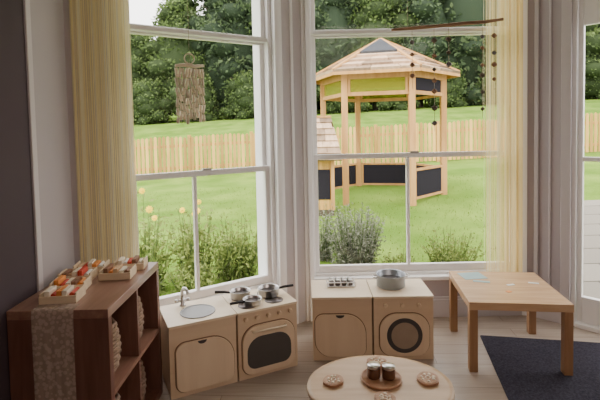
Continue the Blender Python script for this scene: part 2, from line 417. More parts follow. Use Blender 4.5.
def fence():
    y=13.0
    f=thing('garden_fence','long orange brown wooden picket fence crossing the lawn behind the pavilion','fence',(0,0,0))
    random.seed(4)
    for k in range(17):
        xa=-14+k*1.8;xb=xa+1.8
        pb=MB();x=xa+.05
        while x<xb-.04:
            g=gh(x,y);tp=g+1.12+.05*math.sin(PI*(x-xa)/1.8)+random.uniform(-.012,.012)
            w=.085
            pb.prism([(x,g+.04),(x+w,g+.04),(x+w,tp-.04),(x+w/2,tp),(x,tp-.04)],y-.012,y+.010,'xz',tint=random.random())
            x+=.122
        for dz in (.25,.88):
            pb.bar((xa,y+.03,gh(xa,y)+dz),(xb,y+.03,gh(xb,y)+dz),.035,.08,tint=.3)
        pb.build('picket_panel',mFence,f)
    for k in range(18):
        x=-14+k*1.8;g=gh(x,y)
        pm=MB();pm.box(x-.045,x+.045,y-.0,y+.1,g-.1,g+1.18,tint=.3);pm.build('post',mFence,f,bevel=.005)
fence()

# ------------------------------------------------------------------ pavilion
def pavilion():
    cx,cy=1.53,8.4;g=gh(cx,cy)
    t=thing('garden_pavilion','hexagonal timber garden pavilion with shingled roof standing on the lawn','gazebo',(cx,cy,g))
    RR=1.10;ang=[166,106,46,-14,-74,-134]
    V=[(RR*math.cos(R(a)),RR*math.sin(R(a))) for a in ang]
    HE=2.19;PK=2.84;RE=1.38
    for v in V:
        b=MB();b.bar((v[0],v[1],-.16),(v[0],v[1],HE-.02),.10,.10,tint=random.random());b.build('post',mGaz,t,bevel=.006)
    b=MB()
    for i in range(6):
        a=V[i];c=V[(i+1)%6]
        b.bar((*a,HE-.07),(*c,HE-.07),.07,.11,tint=.2)
    b.build('ring_beam',mGaz,t)
    b=MB()
    for i in range(6):
        a=V[i];c=V[(i+1)%6];b.bar((*a,HE-.38),(*c,HE-.38),.05,.045,tint=.2)
    b.build('lower_ring_rail',mGaz,t)
    EV=[(RE*math.cos(R(a)),RE*math.sin(R(a))) for a in ang]
    sh=MB();random.seed(12)
    pk=Vector((0,0,PK))
    for i in range(6):
        a=Vector((*EV[i],HE-.02));c=Vector((*EV[(i+1)%6],HE-.02))
        nrm=(c-a).cross(pk-a).normalized()
        if nrm.z<0:nrm=-nrm
        nc=7
        for k in range(nc):
            f0=k/nc;f1=min(1,(k+1.25)/nc)
            p0=a.lerp(pk,f0);p1=c.lerp(pk,f0);q0=a.lerp(pk,f1);q1=c.lerp(pk,f1)
            ns=max(2,int((p1-p0).length/.30));us=[0]
            for s_ in range(1,ns): us.append((s_+random.uniform(-.3,.3))/ns)
            us.append(1)
            for u0,u1 in zip(us,us[1:]):
                lift=.052;A=p0.lerp(p1,u0+.004);B=p0.lerp(p1,u1-.004);D=q0.lerp(q1,u0+.004);E_=q0.lerp(q1,u1-.004)
                vs=[A+nrm*.004,B+nrm*.004,E_+nrm*.002,D+nrm*.002,A+nrm*lift,B+nrm*lift,E_+nrm*.006,D+nrm*.006]
                sh.add(vs,[(0,3,2,1),(4,5,6,7),(0,1,5,4),(1,2,6,5),(2,3,7,6),(3,0,4,7)],random.random())
    sh.build('shingle_roof',mShing,t)
    u=MB()
    for i in range(6):
        a=(*EV[i],HE-.03);c=(*EV[(i+1)%6],HE-.03);u.add([a,c,(0,0,PK-.01)],[(0,1,2)],.3)
    u.build('roof_lining',mGaz,t)
    h=MB()
    for i in range(6):
        h.bar((EV[i][0],EV[i][1],HE+.03),(0,0,PK+.05),.06,.03,tint=.6)
    h.build('hip_cap',mGaz,t)
    fa=MB()
    for i in range(6):
        a=EV[i];c=EV[(i+1)%6];fa.bar((*a,HE-.04),(*c,HE-.04),.025,.05,tint=.6)
    fa.build('fascia_board',mGaz,t)
    a=Vector((*EV[5],HE));c=Vector((*EV[4],HE));nrm=(c-a).cross(pk-a).normalized()
    if nrm.z<0:nrm=-nrm
    def rp_(f,u): return a.lerp(pk,f).lerp(c.lerp(pk,f),u)+nrm*.066
    A,B,E_,D=rp_(.50,.04),rp_(.50,.96),rp_(.97,.9),rp_(.97,.1)
    MB().add([A,B,E_,D,A-nrm*.04,B-nrm*.04,E_-nrm*.04,D-nrm*.04],[(0,1,2,3),(0,4,5,1),(1,5,6,2),(2,6,7,3),(3,7,4,0)]).build('roof_window',plain('roof_window_grey',(.06,.065,.075),.9,spec=.05),t)
    def panel(i,z0,z1,mat,nm):
        a=Vector((*V[i],0));c=Vector((*V[(i+1)%6],0));dd=(c-a).normalized();a=a+dd*.06;c=c-dd*.06
        zz=(z0+z1)/2
        b=MB();b.bar((a.x,a.y,z0+.02),(c.x,c.y,z0+.02),.045,.04);b.bar((a.x,a.y,z1-.02),(c.x,c.y,z1-.02),.045,.04)
        for q in (a+dd*.02,c-dd*.02): b.bar((q.x,q.y,z0),(q.x,q.y,z1),.04,.045)
        fr=b.build(nm,mGaz,t)
        q=MB();q.bar((a.x,a.y,zz),(c.x,c.y,zz),.015,z1-z0-.06);q.build('infill',mat,fr)
    def acr():
        m,nt,b=base('yellow_green_acrylic');N=nt.nodes;L=nt.links
        b.inputs['Base Color'].default_value=(.34,.36,.05,1);b.inputs['Roughness'].default_value=.6;b.inputs['Specular IOR Level'].default_value=.1
        t_=N.new('ShaderNodeBsdfTransparent');t_.inputs[0].default_value=(.90,.92,.35,1);ms=N.new('ShaderNodeMixShader');ms.inputs[0].default_value=.65
        L.new(b.outputs[0],ms.inputs[1]);L.new(t_.outputs[0],ms.inputs[2]);L.new(ms.outputs[0],N['Material Output'].inputs[0]);return m
    mYG=acr()
    panel(0,.05,.52,mBoard,'half_wall');panel(1,.05,.52,mBoard,'half_wall');panel(2,.05,.52,mBoard,'half_wall');panel(3,.05,.56,mBoard,'half_wall')
    for q_ in (0,1,4,5): panel(q_,1.81,2.14,mYG,'coloured_panel')
    panel(3,1.81,2.14,mBoard,'coloured_panel')
pavilion()
def playhouse():
    cx,cy=.26,7.1;g=gh(cx,cy)
    t=thing('garden_playhouse','small timber playhouse with sloping plank roof in front of the pavilion','playhouse',(cx,cy,g+.09),R(-4))
    w,d,h,pk=.25,.24,.82,1.42
    MB().box(-w-.01,w+.01,-d-.01,d+.01,-.16,0).build('plinth',mBark,t)
    b=MB();x=-w
    random.seed(3)
    while x<w-.01:
        if not(-.12<x<-.02): b.box(x,x+.045,-d,-d+.02,0,h,tint=random.random())
        b.box(x,x+.045,d-.02,d,0,h,tint=random.random());x+=.05
    y=-d
    while y<d-.02:
        b.box(-w,-w+.02,y,y+.056,0,h,tint=random.random());b.box(w-.02,w,y,y+.056,0,h,tint=random.random());y+=.06
    b.box(-w,w,-d-.02,-d,h-.07,h,tint=.6)
    b.build('walls',mFence,t)
    for x in (-w,w):
        q=MB();q.box(x-.025,x+.025,-d-.05,-d+.01,0,h+.02,tint=.7);q.build('corner_post',mGaz,t)
    MB().prism(rrect(.02,.21,.16,.62,.01),-d-.012,-d-.002,'xz').build('dark_board',mBoard,t)  # flat dark sheet painted in place of the dark opening
    s=MB()
    for side in (-1,1):
        nc=7
        for k in range(nc):
            f0=k/nc;f1=min(1,(k+1.3)/nc)
            def pt(x,f): return Vector((x*(1-.42*f),side*(d+.14)*(1-f),h-.06+(pk-h+.06)*f))
            xx=-w-.16
            while xx<w+.10:
                x2=min(w+.16,xx+random.uniform(.22,.32));n=Vector((0,side*.8,.6))
                A,B,Cc,D=pt(xx+.003,f0),pt(x2-.003,f0),pt(x2-.003,f1),pt(xx+.003,f1)
                s.add([A,B,Cc,D,A+n*.035,B+n*.035,Cc+n*.008,D+n*.008],[(0,3,2,1),(4,5,6,7),(0,1,5,4),(1,2,6,5),(2,3,7,6),(3,0,4,7)],random.random());xx=x2
    s.build('plank_roof',mShing,t)
    MB().bar((-w+.01,0,pk+.01),(w-.01,0,pk+.01),.07,.03).build('ridge_board',mGaz,t)
    for sx in (-1,1):
        MB().prism([(-d,h),(d,h),(0,pk-.10)],sx*(w-.04)-.01,sx*(w-.04)+.01,'yz').build('gable_board',mFence,t)
playhouse()

# ------------------------------------------------------------------ border plants below the windows
mYellow=plain('yellow_petal',(1.0,.66,.01),.7,var=.06)
def stemplant(name,label,cat,x,y,h,rad,nst,mat,leafs,ls,asp,group=None,seedn=1,flowers=0,core=0):
    random.seed(seedn);z=gh(x,y)-.02
    t=thing(name,label,cat,(x,y,z),0,group)
    st=MB();fo=MB();tips=[]
    if core:
        for k in range(core):
            a=k*2.4;q=rad*.45*math.sqrt(k/core);zz=h*(.18+.30*random.random())
            blob(fo,(q*math.cos(a),q*math.sin(a),zz),(rad*.45,rad*.45,h*.18),int(160),ls*.9,asp,True,.15,.95)
    for k in range(nst):
        a=random.uniform(0,2*PI);q=rad*math.sqrt(random.random());hh=h*random.uniform(.50,1.0)*(1-.25*(q/rad)**2)
        p=[Vector((q*.35*math.cos(a),q*.35*math.sin(a),0)),Vector((q*.7*math.cos(a),q*.7*math.sin(a),hh*.5)),Vector((q*math.cos(a),q*math.sin(a),hh))]
        st.tube(p,[.0045,.0035,.002],4);tips.append(p[2])
        for j in range(leafs):
            f=random.uniform(.05,1)**1.15;pp=p[0].lerp(p[1],f*2) if f<.5 else p[1].lerp(p[2],f*2-1)
            leaf(fo,pp+Vector((random.gauss(0,.022),random.gauss(0,.022),0)),ls*random.uniform(.6,1.2)*(1.2-.5*f),asp,max(0,min(1,.3+.6*f+random.uniform(-.25,.25))),up=(0,0,.4))
    st.build('stem',mLeafMid,t,recalc=False);fo.build('foliage',mat,t,recalc=False)
    tips.sort(key=lambda p:-p.z)
    for k in range(flowers):
        p=tips[k*2]+Vector((0,-.03,.02));f=MB();n=Vector((random.uniform(-.3,.3),-.9,random.uniform(.1,.5))).normalized()
        u=n.cross(Vector((0,0,1))).normalized();v=n.cross(u)
        rr=random.uniform(.026,.036)
        for j in range(9):
            a=2*PI*j/9;d_=u*math.cos(a)+v*math.sin(a);e_=u*math.cos(a+PI/2)+v*math.sin(a+PI/2)
            f.add([p+d_*.004,p+d_*rr*.6+e_*.012,p+d_*rr+n*-.004,p+d_*rr*.6-e_*.012],[(0,1,2,3)])
        fl_=f.build('flower',mYellow,t,recalc=False)
        ce=MB();ce.lathe([(.001,-.005),(.006,-.003),(.006,.003),(.001,.005)],p.x+n.x*.004,p.y+n.y*.004,p.z+n.z*.004,8);ce.build('flower_centre',mYellow,fl_)
    return t
stemplant('coneflower','tall leafy plant with yellow daisy flowers behind left part of the left window','flowering plant',-1.46,4.10,.98,.27,40,mLeafLight,30,.080,.40,seedn=2,flowers=5)
stemplant('coneflower','shorter leafy plant with a few yellow daisy flowers near mullion of left window','flowering plant',-1.04,4.35,.80,.29,40,mLeafLight,30,.080,.40,seedn=5,flowers=4)
stemplant('border_shrub','bright green wispy shrub beneath right half of left window','shrub',-.62,4.3,.72,.30,50,mLeafLight,36,.060,.42,seedn=6,core=2)
stemplant('border_shrub','low leafy shrub seen low in left window behind the pans','shrub',-.98,3.95,.44,.27,36,mLeafLight,30,.06,.45,seedn=16)
stemplant('lavender_shrub','grey green spiky shrub outside front window in front of the playhouse','shrub',.53,4.5,.78,.32,120,mLeafSilver,46,.065,.24,seedn=7,core=4)
stemplant('lavender_shrub','small brownish spiky shrub at left edge of the front window','shrub',.25,4.85,.74,.13,34,mLeafSilver,36,.06,.22,seedn=8)
stemplant('border_shrub','wispy green shrub low in right half of front window','shrub',1.45,4.35,.50,.32,56,mLeafLight,34,.052,.40,seedn=9,core=1)
stemplant('border_shrub','low green shrub between the grey shrub and window mullion','shrub',.92,4.2,.36,.20,34,mLeafLight,28,.052,.40,seedn=10)
random.seed(31)
tg=MB()
for k in range(9000):
    y=3.75+random.random()**1.6*6.5;x=random.uniform(-.62,.55)*y
    z=gh(x,y);a=random.uniform(0,PI);w=.006;h=random.uniform(.02,.05)
    tg.add([(x-w*math.cos(a),y-w*math.sin(a),z-.002),(x+w*math.cos(a),y+w*math.sin(a),z-.002),(x+random.gauss(0,.012),y+random.gauss(0,.012),z+h)],[(0,1,2)],random.uniform(.4,1))
tag(tg.build('grass_blades',leafmat('grass_blade',(.08,.14,.02),(.15,.24,.04),(.25,.33,.08),.2),recalc=False),'short green grass blades growing on the lawn','grass',kind='stuff')

# ------------------------------------------------------------------ curtains
def stringcurtain(name,label,a,b,z0,z1,n,col,wave,seedn,power=1.0):
    random.seed(seedn)
    m_,nt,bs=base(name+'_yarn');bs.inputs['Roughness'].default_value=.8
    N=nt.nodes;L=nt.links
    at=N.new('ShaderNodeAttribute');at.attribute_name='tint';rp=N.new('ShaderNodeValToRGB')
    e=rp.color_ramp.elements
    e[0].color=(*[c*.82 for c in col],1);e[1].color=(1,.97,.78,1);x=e.new(.5);x.color=(*col,1)
    L.new(at.outputs['Fac'],rp.inputs[0]);L.new(rp.outputs[0],bs.inputs['Base Color'])
    tr=N.new('ShaderNodeBsdfTranslucent');L.new(rp.outputs[0],tr.inputs[0]);ms=N.new('ShaderNodeMixShader');ms.inputs[0].default_value=.5
    L.new(bs.outputs[0],ms.inputs[1]);L.new(tr.outputs[0],ms.inputs[2]);L.new(ms.outputs[0],N['Material Output'].inputs[0])
    a=Vector(a);b=Vector(b);d=b-a;dn=d.normalized();nn_=Vector((dn.y,-dn.x))
    t=thing(name,label,'curtain',(0,0,0))
    mb=MB()
    for k in range(n):
        u=((k+random.uniform(.2,.8))/n)**power;off=wave*math.sin(u*2*PI*3)+random.uniform(-.003,.003)
        p=a+d*u+nn_*off;w=random.uniform(.0010,.0018)
        zs=[z1-(z1-z0)*j/4 for j in range(5)]
        th=random.uniform(-.4,.4);ex=Vector((dn.x*math.cos(th)+nn_.x*math.sin(th),dn.y*math.cos(th)+nn_.y*math.sin(th)))
        vs=[]
        dr=random.gauss(0,.0012)
        for j,z in enumerate(zs):
            q=p+dn*(dr*j/4)
            vs+= [(q.x-ex.x*w,q.y-ex.y*w,z),(q.x+ex.x*w,q.y+ex.y*w,z)]
        ti=max(0,min(1,.5+.20*math.cos(u*2*PI*5+1)+random.uniform(-.4,.4)))
        mb.add(vs,[(2*j,2*j+1,2*j+3,2*j+2) for j in range(4)],ti)
    o=mb.build('strings',m_,t,recalc=False);o['kind']='stuff'
    r=MB();r.tube([(a.x-dn.x*.02,a.y-dn.y*.02,z1+.01),(b.x+dn.x*.03,b.y+dn.y*.03,z1+.01)],.012,10);r.build('rail',mTrimW,t)
    return t
stringcurtain('string_curtain','pale yellow string curtain hanging beside the dark bookcase at left window',(-1.195,2.395),(-.925,2.515),.36,2.72,105,(1.0,.88,.52),.003,3)
stringcurtain('string_curtain','pale yellow string curtain hanging behind the square wooden table',(1.29,3.17),(1.57,3.17),.33,2.72,125,(.98,.80,.40),.003,4,.60)

# ------------------------------------------------------------------ bookcase
def bookcase():
    X0,X1,Y0,Y1,H=-1.163,-.765,1.73,2.36,.71
    t=thing('bookcase','dark brown open cube bookcase standing end on against left wall','bookcase',(X0,Y0,0))
    W=X1-X0;D=Y1-Y0;th=.036
    MB().box(0,W,0,D,H-th,H).build('top_panel',mShelfT,t,bevel=.002)
    MB().box(0,W,0,th,0,H-th).build('side_panel',mShelfW,t,bevel=.002)
    MB().box(0,W,D-th,D,0,H-th).build('side_panel',mShelfW,t,bevel=.002)
    MB().box(0,W,th,D-th,0,th).build('bottom_panel',mShelfW,t)
    MB().box(0,.006,th,D-th,th,H-th).build('back_panel',mShelfW,t)
    MB().box(.006,W,th,D-th,H*.5-.01,H*.5+.01).build('shelf',mShelfT,t)
    MB().box(.006,W,D/2-.01,D/2+.01,th,H*.5-.01).build('divider',mShelfW,t)
    MB().box(.006,W,D/2-.01,D/2+.01,H*.5+.01,H-th).build('divider',mShelfW,t)
    def basket(label,yc,z0,col,seedn):
        random.seed(seedn)
        mt=plain('wicker',col,.8,var=.5,scale=45)
        b=thing('woven_basket',label,'basket',(X0+W-.155,Y0+yc,z0))
        w,d,h=.23,.22,.20
        k=MB()
        rows=13
        for r_ in range(rows):
            z=.008+h*(r_+.5)/rows;pts=[];n=44
            for j in range(n):
                a=2*PI*j/n
                f=.74+.24*math.sin(PI*(.14+.70*z/h))+.018*(((j//2)+r_)%2*2-1)
                pts.append((w/2*math.cos(a)*f,d/2*math.sin(a)*f,z))
            k.tube(pts,.0088,6,closed=True,tint=random.random())
        k.build('weave',mt,b)
        f=MB();f.lathe([(.001,.0),(.085,.0),(.085,.008),(.001,.008)],0,0,0,24);f.build('base',mt,b)
    basket('tan round woven basket in upper near cube of the dark bookcase',D*.27,H*.5+.01,(.30,.20,.14),1)
    basket('tan round woven basket in upper far cube of the dark bookcase',D*.73,H*.5+.01,(.27,.18,.13),2)
    basket('brown round woven basket in lower near cube of the dark bookcase',D*.27,th,(.22,.14,.10),3)
    basket('brown round woven basket in lower far cube of the dark bookcase',D*.73,th,(.20,.125,.09),4)
    m_,nt,bs=base('lace');N=nt.nodes;L=nt.links
    tc=N.new('ShaderNodeTexCoord');vo=N.new('ShaderNodeTexVoronoi');vo.inputs['Scale'].default_value=60;L.new(tc.outputs['Object'],vo.inputs[0])
    mt=N.new('ShaderNodeMath');mt.operation='GREATER_THAN';mt.inputs[1].default_value=.48;L.new(vo.outputs['Distance'],mt.inputs[0])
    bs.inputs['Base Color'].default_value=(.62,.49,.41,1);bs.inputs['Roughness'].default_value=.9
    tr=N.new('ShaderNodeBsdfTransparent');ms=N.new('ShaderNodeMixShader')
    mu=N.new('ShaderNodeMath');mu.operation='MULTIPLY_ADD';mu.inputs[1].default_value=-.18;mu.inputs[2].default_value=.62;L.new(mt.outputs[0],mu.inputs[0])
    L.new(mu.outputs[0],ms.inputs[0]);L.new(tr.outputs[0],ms.inputs[1]);L.new(bs.outputs[0],ms.inputs[2]);L.new(ms.outputs[0],N['Material Output'].inputs[0])
    r=MB();x0,x1=X0+.10,X0+.265;nx=16
    path=[(Y0+.06,H+.003),(Y0+.02,H+.003),(Y0-.002,H+.001),(Y0-.006,H-.02)]+[(Y0-.007,H-.02-.1*j) for j in range(1,6)]
    vs=[]
    for j,(y,z) in enumerate(path):
        for i in range(nx+1):
            zz=z
            if j==len(path)-1: zz=z-.012*(i%2)
            vs.append((x0+(x1-x0)*i/nx,y-(.003*abs(math.sin(i*.9)) if j>3 else 0),zz))
    r.add(vs,[(j*(nx+1)+i,j*(nx+1)+i+1,(j+1)*(nx+1)+i+1,(j+1)*(nx+1)+i) for j in range(len(path)-1) for i in range(nx)],.5,True)
    tag(r.build('lace_runner',m_,recalc=False),'beige brown lace runner draped over near end of the dark bookcase','runner')
    return H
BH=bookcase()
cols={'red':(.60,.07,.04),'orange':(.80,.30,.08),'cream':(.82,.72,.58),'brown':(.28,.14,.08),'white':(.84,.82,.78),'tan':(.60,.40,.24)}
cm={k:plain('block_'+k,v,.6) for k,v in cols.items()}
ordn=['first','second','third','fourth','fifth']
def tray(label,short,x,y,rz,what,seedn):
    random.seed(seedn);z=BH
    t=thing('wooden_tray',label,'tray',(x,y,z+.001),rz)
    w,d,h,th=.145,.108,.032,.006
    b=MB();b.box(-w/2,w/2,-d/2,d/2,0,.005);b.build('tray_base',mPine,t)
    b=MB();b.box(-w/2,w/2,-d/2,-d/2+th,.005,h);b.box(-w/2,w/2,d/2-th,d/2,.005,h);b.box(-w/2,-w/2+th,-d/2+th,d/2-th,.005,h+.010);b.box(w/2-th,w/2,-d/2+th,d/2-th,.005,h+.010)
    b.build('tray_wall',mPine,t,bevel=.001)
    M=Matrix.Translation((x,y,z+.001))@Matrix.Rotation(rz,4,'Z')
    n=len(what)
    for k,cn in enumerate(what):
        u=-w/2+.014+(w-.028)*(k+.5)/n
        p=M@Vector((u,random.uniform(-.006,.006),.0065))
        q=MB();hh=random.uniform(.026,.046);ww=(w-.028)/n*.42
        if k%3==1: q.tube([(0,-.034,ww+.012),(0,.034,ww+.012)],ww,14)
        else: q.box(-ww,ww,-.038,.038,0,hh)
        o=q.build('wooden_block',cm[cn],bevel=.001,loc=p,rotz=rz+random.uniform(-.05,.05))
        tag(o,'%s block, %s from left in the pine tray %s'%(cn,ordn[k],short),'block','small coloured blocks sorted in the pine trays')
tray('small open pine tray nearest the lace runner','nearest the lace runner',-1.0,1.845,R(6),['cream','red','orange','cream','red'],1)
tray('small open pine tray second behind the lace runner on dark bookcase','second behind the runner',-1.03,1.970,R(8),['orange','red','cream','brown','orange'],2)
tray('small open pine tray third in the row along left side of bookcase','third along left side',-1.06,2.095,R(6),['brown','tan','cream','red','white'],3)
tray('small open pine tray farthest from camera beside the curtain','farthest beside the curtain',-1.055,2.225,R(9),['tan','red','cream','orange','white'],4)
tray('small open pine tray at far front corner of bookcase','at far front corner',-.875,2.27,R(8),['cream','white','red','brown','cream'],5)
tray('small open pine tray halfway along open front of the bookcase','halfway along open front',-.885,2.13,R(4),['brown','orange','tan','cream','brown'],6)

# ------------------------------------------------------------------ play kitchen units
UH=.39;UD=.30
def carcass(t,w,hole=None):
    b=MB();b.box(0,.014,.012,UD,0,UH-.014);b.box(w-.014,w,.012,UD,0,UH-.014);b.box(.014,w-.014,UD-.01,UD,0,UH-.014);b.box(.014,w-.014,.012,UD-.01,0.02,.034)
    b.build('carcass',mBeech,t,bevel=.0015)
    MB().prism(rrect(0,w,0,UH-.014,.004,2),0,.012,'xz').build('front_panel',mBeech,t)
    poly=rrect(-.003,w+.003,-.010,UD+.004,.006,3)
    if hole:
        hx,hy,hr=hole;N_=40
        poly=poly+[poly[0]]+[(hx+hr*math.cos(-PI/4-2*PI*k/N_),hy+hr*math.sin(-PI/4-2*PI*k/N_)) for k in range(N_+1)]
        MB().prism(poly,UH-.014,UH).build('worktop',mBeechLit,t)
    else: MB().prism(poly,UH-.014,UH).build('worktop',mBeechLit,t,bevel=.002)
mGap=plain('door_gap_shadow',(.26,.15,.09),.8)
def doorplate(t,x0,x1,z0,z1,r,nm='door'):
    MB().prism(rrect(x0-.005,x1+.005,z0-.005,z1+.005,[q+.005 for q in r],10),-.0022,-.0002,'xz').build('door_gap_shade',mGap,t)  # flat dark plate painting the shadow line around the door
    return MB().prism(rrect(x0,x1,z0,z1,r,10),-.013,-.0022,'xz').build(nm,mBeechD,t,bevel=.003)
FL=Vector((-.700,2.285));FR=Vector((-.040,2.605));aL=math.atan2(FR.y-FL.y,FR.x-FL.x);WL=(FR-FL).length/2-.005
dL=Vector((math.cos(aL),math.sin(aL)))
def knob(t,x,z,r=.013,mat=mBeechD,nm='knob'):
    q=MB();pts=[(x,-.001,z),(x,-.02,z)];q.tube(pts,[r,r*.85],14,smooth=True);q.build(nm,mat,t,bevel=.0015)
sk=thing('toy_sink_unit','plywood toy sink unit with steel bowl and tap left of the toy cooker','toy kitchen unit',(FL.x,FL.y,0),aL)
SX,SY=WL*.50,.125
carcass(sk,WL,(SX,SY,.090))
dr=doorplate(sk,.030,WL-.018,.025,.290,[.05,.13,.05,.05])
MB().prism([(.17+.024*math.cos(a),.287-.018*abs(math.sin(a))) for a in [PI*k/10 for k in range(11)]],-.0145,-.013,'xz').build('finger_hole_shade',mDark,dr)
bs_=MB();bs_.lathe([(.098,.001),(.096,.004),(.090,.003),(.0865,-.004),(.084,-.03),(.078,-.060),(.055,-.072),(.001,-.073),(.001,-.077),(.058,-.076),(.082,-.064),(.0885,-.03),(.0895,-.001)],SX,SY,UH,44);bo=bs_.build('basin',plain('basin_steel',(.26,.26,.27),.45,.6,var=.08,scale=20),sk)
MB().lathe([(.001,-.0715),(.014,-.0715),(.014,-.070),(.001,-.070)],SX,SY,UH,18).build('drain',mSteelD,bo)
tp=MB();tx,ty=WL*.34,.258
tp.lathe([(.018,0),(.018,.006),(.011,.01),(.011,.05),(.001,.052)],tx,ty,UH,20)
tp.tube([(tx,ty,UH+.045),(tx,ty,UH+.085),(tx+.006,ty-.012,UH+.103),(tx+.014,ty-.035,UH+.107),(tx+.02,ty-.055,UH+.095),(tx+.021,ty-.06,UH+.08)],.009,12)
tpo=tp.build('tap',mSteel,sk)
hd=MB()
hd.tube([(tx-.03,ty,UH+.03),(tx+.03,ty,UH+.03)],.006,8)
for s in (-1,1): hd.lathe([(.001,0),(.011,.002),(.011,.018),(.001,.02)],tx+s*.034,ty,UH+.02,12)
hd.build('tap_handle',mSteel,tpo)
ckp=FL+dL*(WL+.010)
ck=thing('toy_cooker','plywood toy cooker with knobs and dark oven window beside the toy sink','toy kitchen unit',(ckp.x,ckp.y,0),aL)
carcass(ck,WL)
for k in range(5): knob(ck,.045+k*(WL-.09)/4,.343)
od=doorplate(ck,.022,WL-.020,.022,.300,[.06,.09,.09,.06],'oven_door')
MB().prism(rrect(.048,WL-.046,.055,.236,[.05,.085,.085,.05],8),-.0145,-.013,'xz').build('oven_window',plain('oven_grey_window',(.085,.075,.07),.3),od)
q=MB();q.tube([(.08,-.012,.272),(.08,-.032,.272),(WL-.08,-.032,.272),(WL-.08,-.012,.272)],.006,8);q.build('oven_handle',mBeechLit,od)
hob=[(.085,.205),(.250,.205),(.085,.075),(.250,.075)]
for hx,hy in hob:
    MB().lathe([(.001,0),(.055,0),(.055,.002),(.001,.002)],hx,hy,UH,32).build('hob_ring',mSteelD,ck)
aR=R(-1.0);Pc=Vector((.055,2.655));WR=.356;dR=Vector((math.cos(aR),math.sin(aR)))
cb=thing('toy_cupboard','plywood toy cupboard with rounded door left of the toy washing machine','toy kitchen unit',(Pc.x,Pc.y,0),aR)
carcass(cb,WR)
dd_=doorplate(cb,.014,WR-.04,.025,.285,[.05,.12,.05,.10])
MB().prism([(WR*.46+.026*math.cos(a),.282-.018*abs(math.sin(a))) for a in [PI*k/10 for k in range(11)]],-.0145,-.013,'xz').build('finger_hole_shade',mDark,dd_)
Pw=Pc+dR*(WR+.010)
wm=thing('toy_washing_machine','plywood toy washing machine with round porthole door left of the square table','toy kitchen unit',(Pw.x,Pw.y,0),aR)
carcass(wm,WR)
wd=doorplate(wm,.034,WR-.026,.025,.285,[.08,.10,.10,.08])
cxw,czw=WR*.51,.153;n=48
MB().prism([(cxw+.106*math.cos(2*PI*k/n),czw+.106*math.sin(2*PI*k/n)) for k in range(n)],-.0145,-.013,'xz').build('porthole_ring',mRing,wd)
MB().prism([(cxw+.080*math.cos(2*PI*k/n),czw+.080*math.sin(2*PI*k/n)) for k in range(n)],-.018,-.0145,'xz').build('porthole_glass',plain('porthole_clouded_glass',(.36,.27,.20),.18,var=.15),wd,bevel=.001)
for k in range(3): knob(wm,.07+k*.1,.335,.012)

# pans
def onunit(org,ang,lx,ly,z=UH):
    c,s=math.cos(ang),math.sin(ang);return (org[0]+lx*c-ly*s,org[1]+lx*s+ly*c,z)
def pan(label,loc,rz,r,h,handle=True,ears=False,fill=False,mat=None):
    t=thing('saucepan',label,'pan',loc,rz)
    b=MB();b.lathe([(.001,0),(r*.9,0),(r,.006),(r,h),(r+.004,h+.002),(r-.001,h+.001),(r-.004,h-.002),(r-.004,.008),(r*.85,.004),(.001,.004)],0,0,0,36);b.build('pan_body',mat or mSteel,t)
    if fill:
        b=MB();b.lathe([(.001,h*.55),(r-.005,h*.55),(r-.005,h*.5),(.001,h*.5)],0,0,0,30);b.build('pan_inside',mSteelD,t)
    if handle:
        b=MB();b.tube([(r,0,h*.8),(r+.03,0,h*.95),(r+.09,0,h*1.05)],[.006,.0075,.008],10);b.build('handle',mBlack,t)
    if ears:
        for s in (-1,1):
            b=MB();b.tube([(s*r,-.022,h*.8),(s*(r+.024),-.018,h*.85),(s*(r+.024),.018,h*.85),(s*r,.022,h*.8)],.0045,8);b.build('handle',mSteel,t)
    return t
zc=UH+.003
pan('small steel toy saucepan with black handle on back left hob ring',onunit(ckp,aL,.085,.205,zc),R(190),.060,.042,fill=True)
pan('steel toy pan with dark inside on right side of the cooker',onunit(ckp,aL,.250,.16,zc),R(10),.064,.045,True,False,True)
pan('shallow steel toy pan nearest the front of the cooker top',onunit(ckp,aL,.115,.072,zc),R(215),.052,.032,fill=True)
pan('large steel two handled toy pot on top of the washing machine',onunit(Pw,aR,.135,.17,UH+.001),R(5),.090,.078,False,True,True,plain('dull_blue_grey_steel',(.42,.45,.50),.4,.85))
so=onunit(Pc,aR,.185,.20,UH+.001)
rk=thing('spice_rack','low pale metal rack of small jars on top of the toy cupboard','rack',so,0)
b=MB()
for z in (.004,.030):
    b.tube([(-.088,-.042,z),(.088,-.042,z),(.088,.042,z),(-.088,.042,z)],.004,6,closed=True)
for x in (-.088,-.044,0,.044,.088):
    for y in (-.042,.042): b.tube([(x,y,.004),(x,y,.030)],.003,5)
b.build('wire_frame',mTrimW,rk)
b=MB();b.box(-.086,.086,-.040,.040,.002,.005);b.build('rack_base',mSteel,rk)
j0=None
for yy in (-.019,.019):
    for xx in (-.060,-.020,.020,.060):
        l=onunit(so,0,xx,yy,UH+.0065)
        if j0 is None:
            j0=thing('spice_jar','small dark jar with steel lid in the metal rack on toy cupboard','jar',l,0,'small jars in the metal rack')
            MB().lathe([(.001,0),(.015,0),(.016,.003),(.016,.026),(.014,.030),(.001,.030)],n=18).build('jar_body',mSteelD,j0)
            MB().lathe([(.001,.030),(.0155,.030),(.0155,.038),(.001,.039)],n=18).build('lid',mSteel,j0)
        else: dup(j0,l,0)

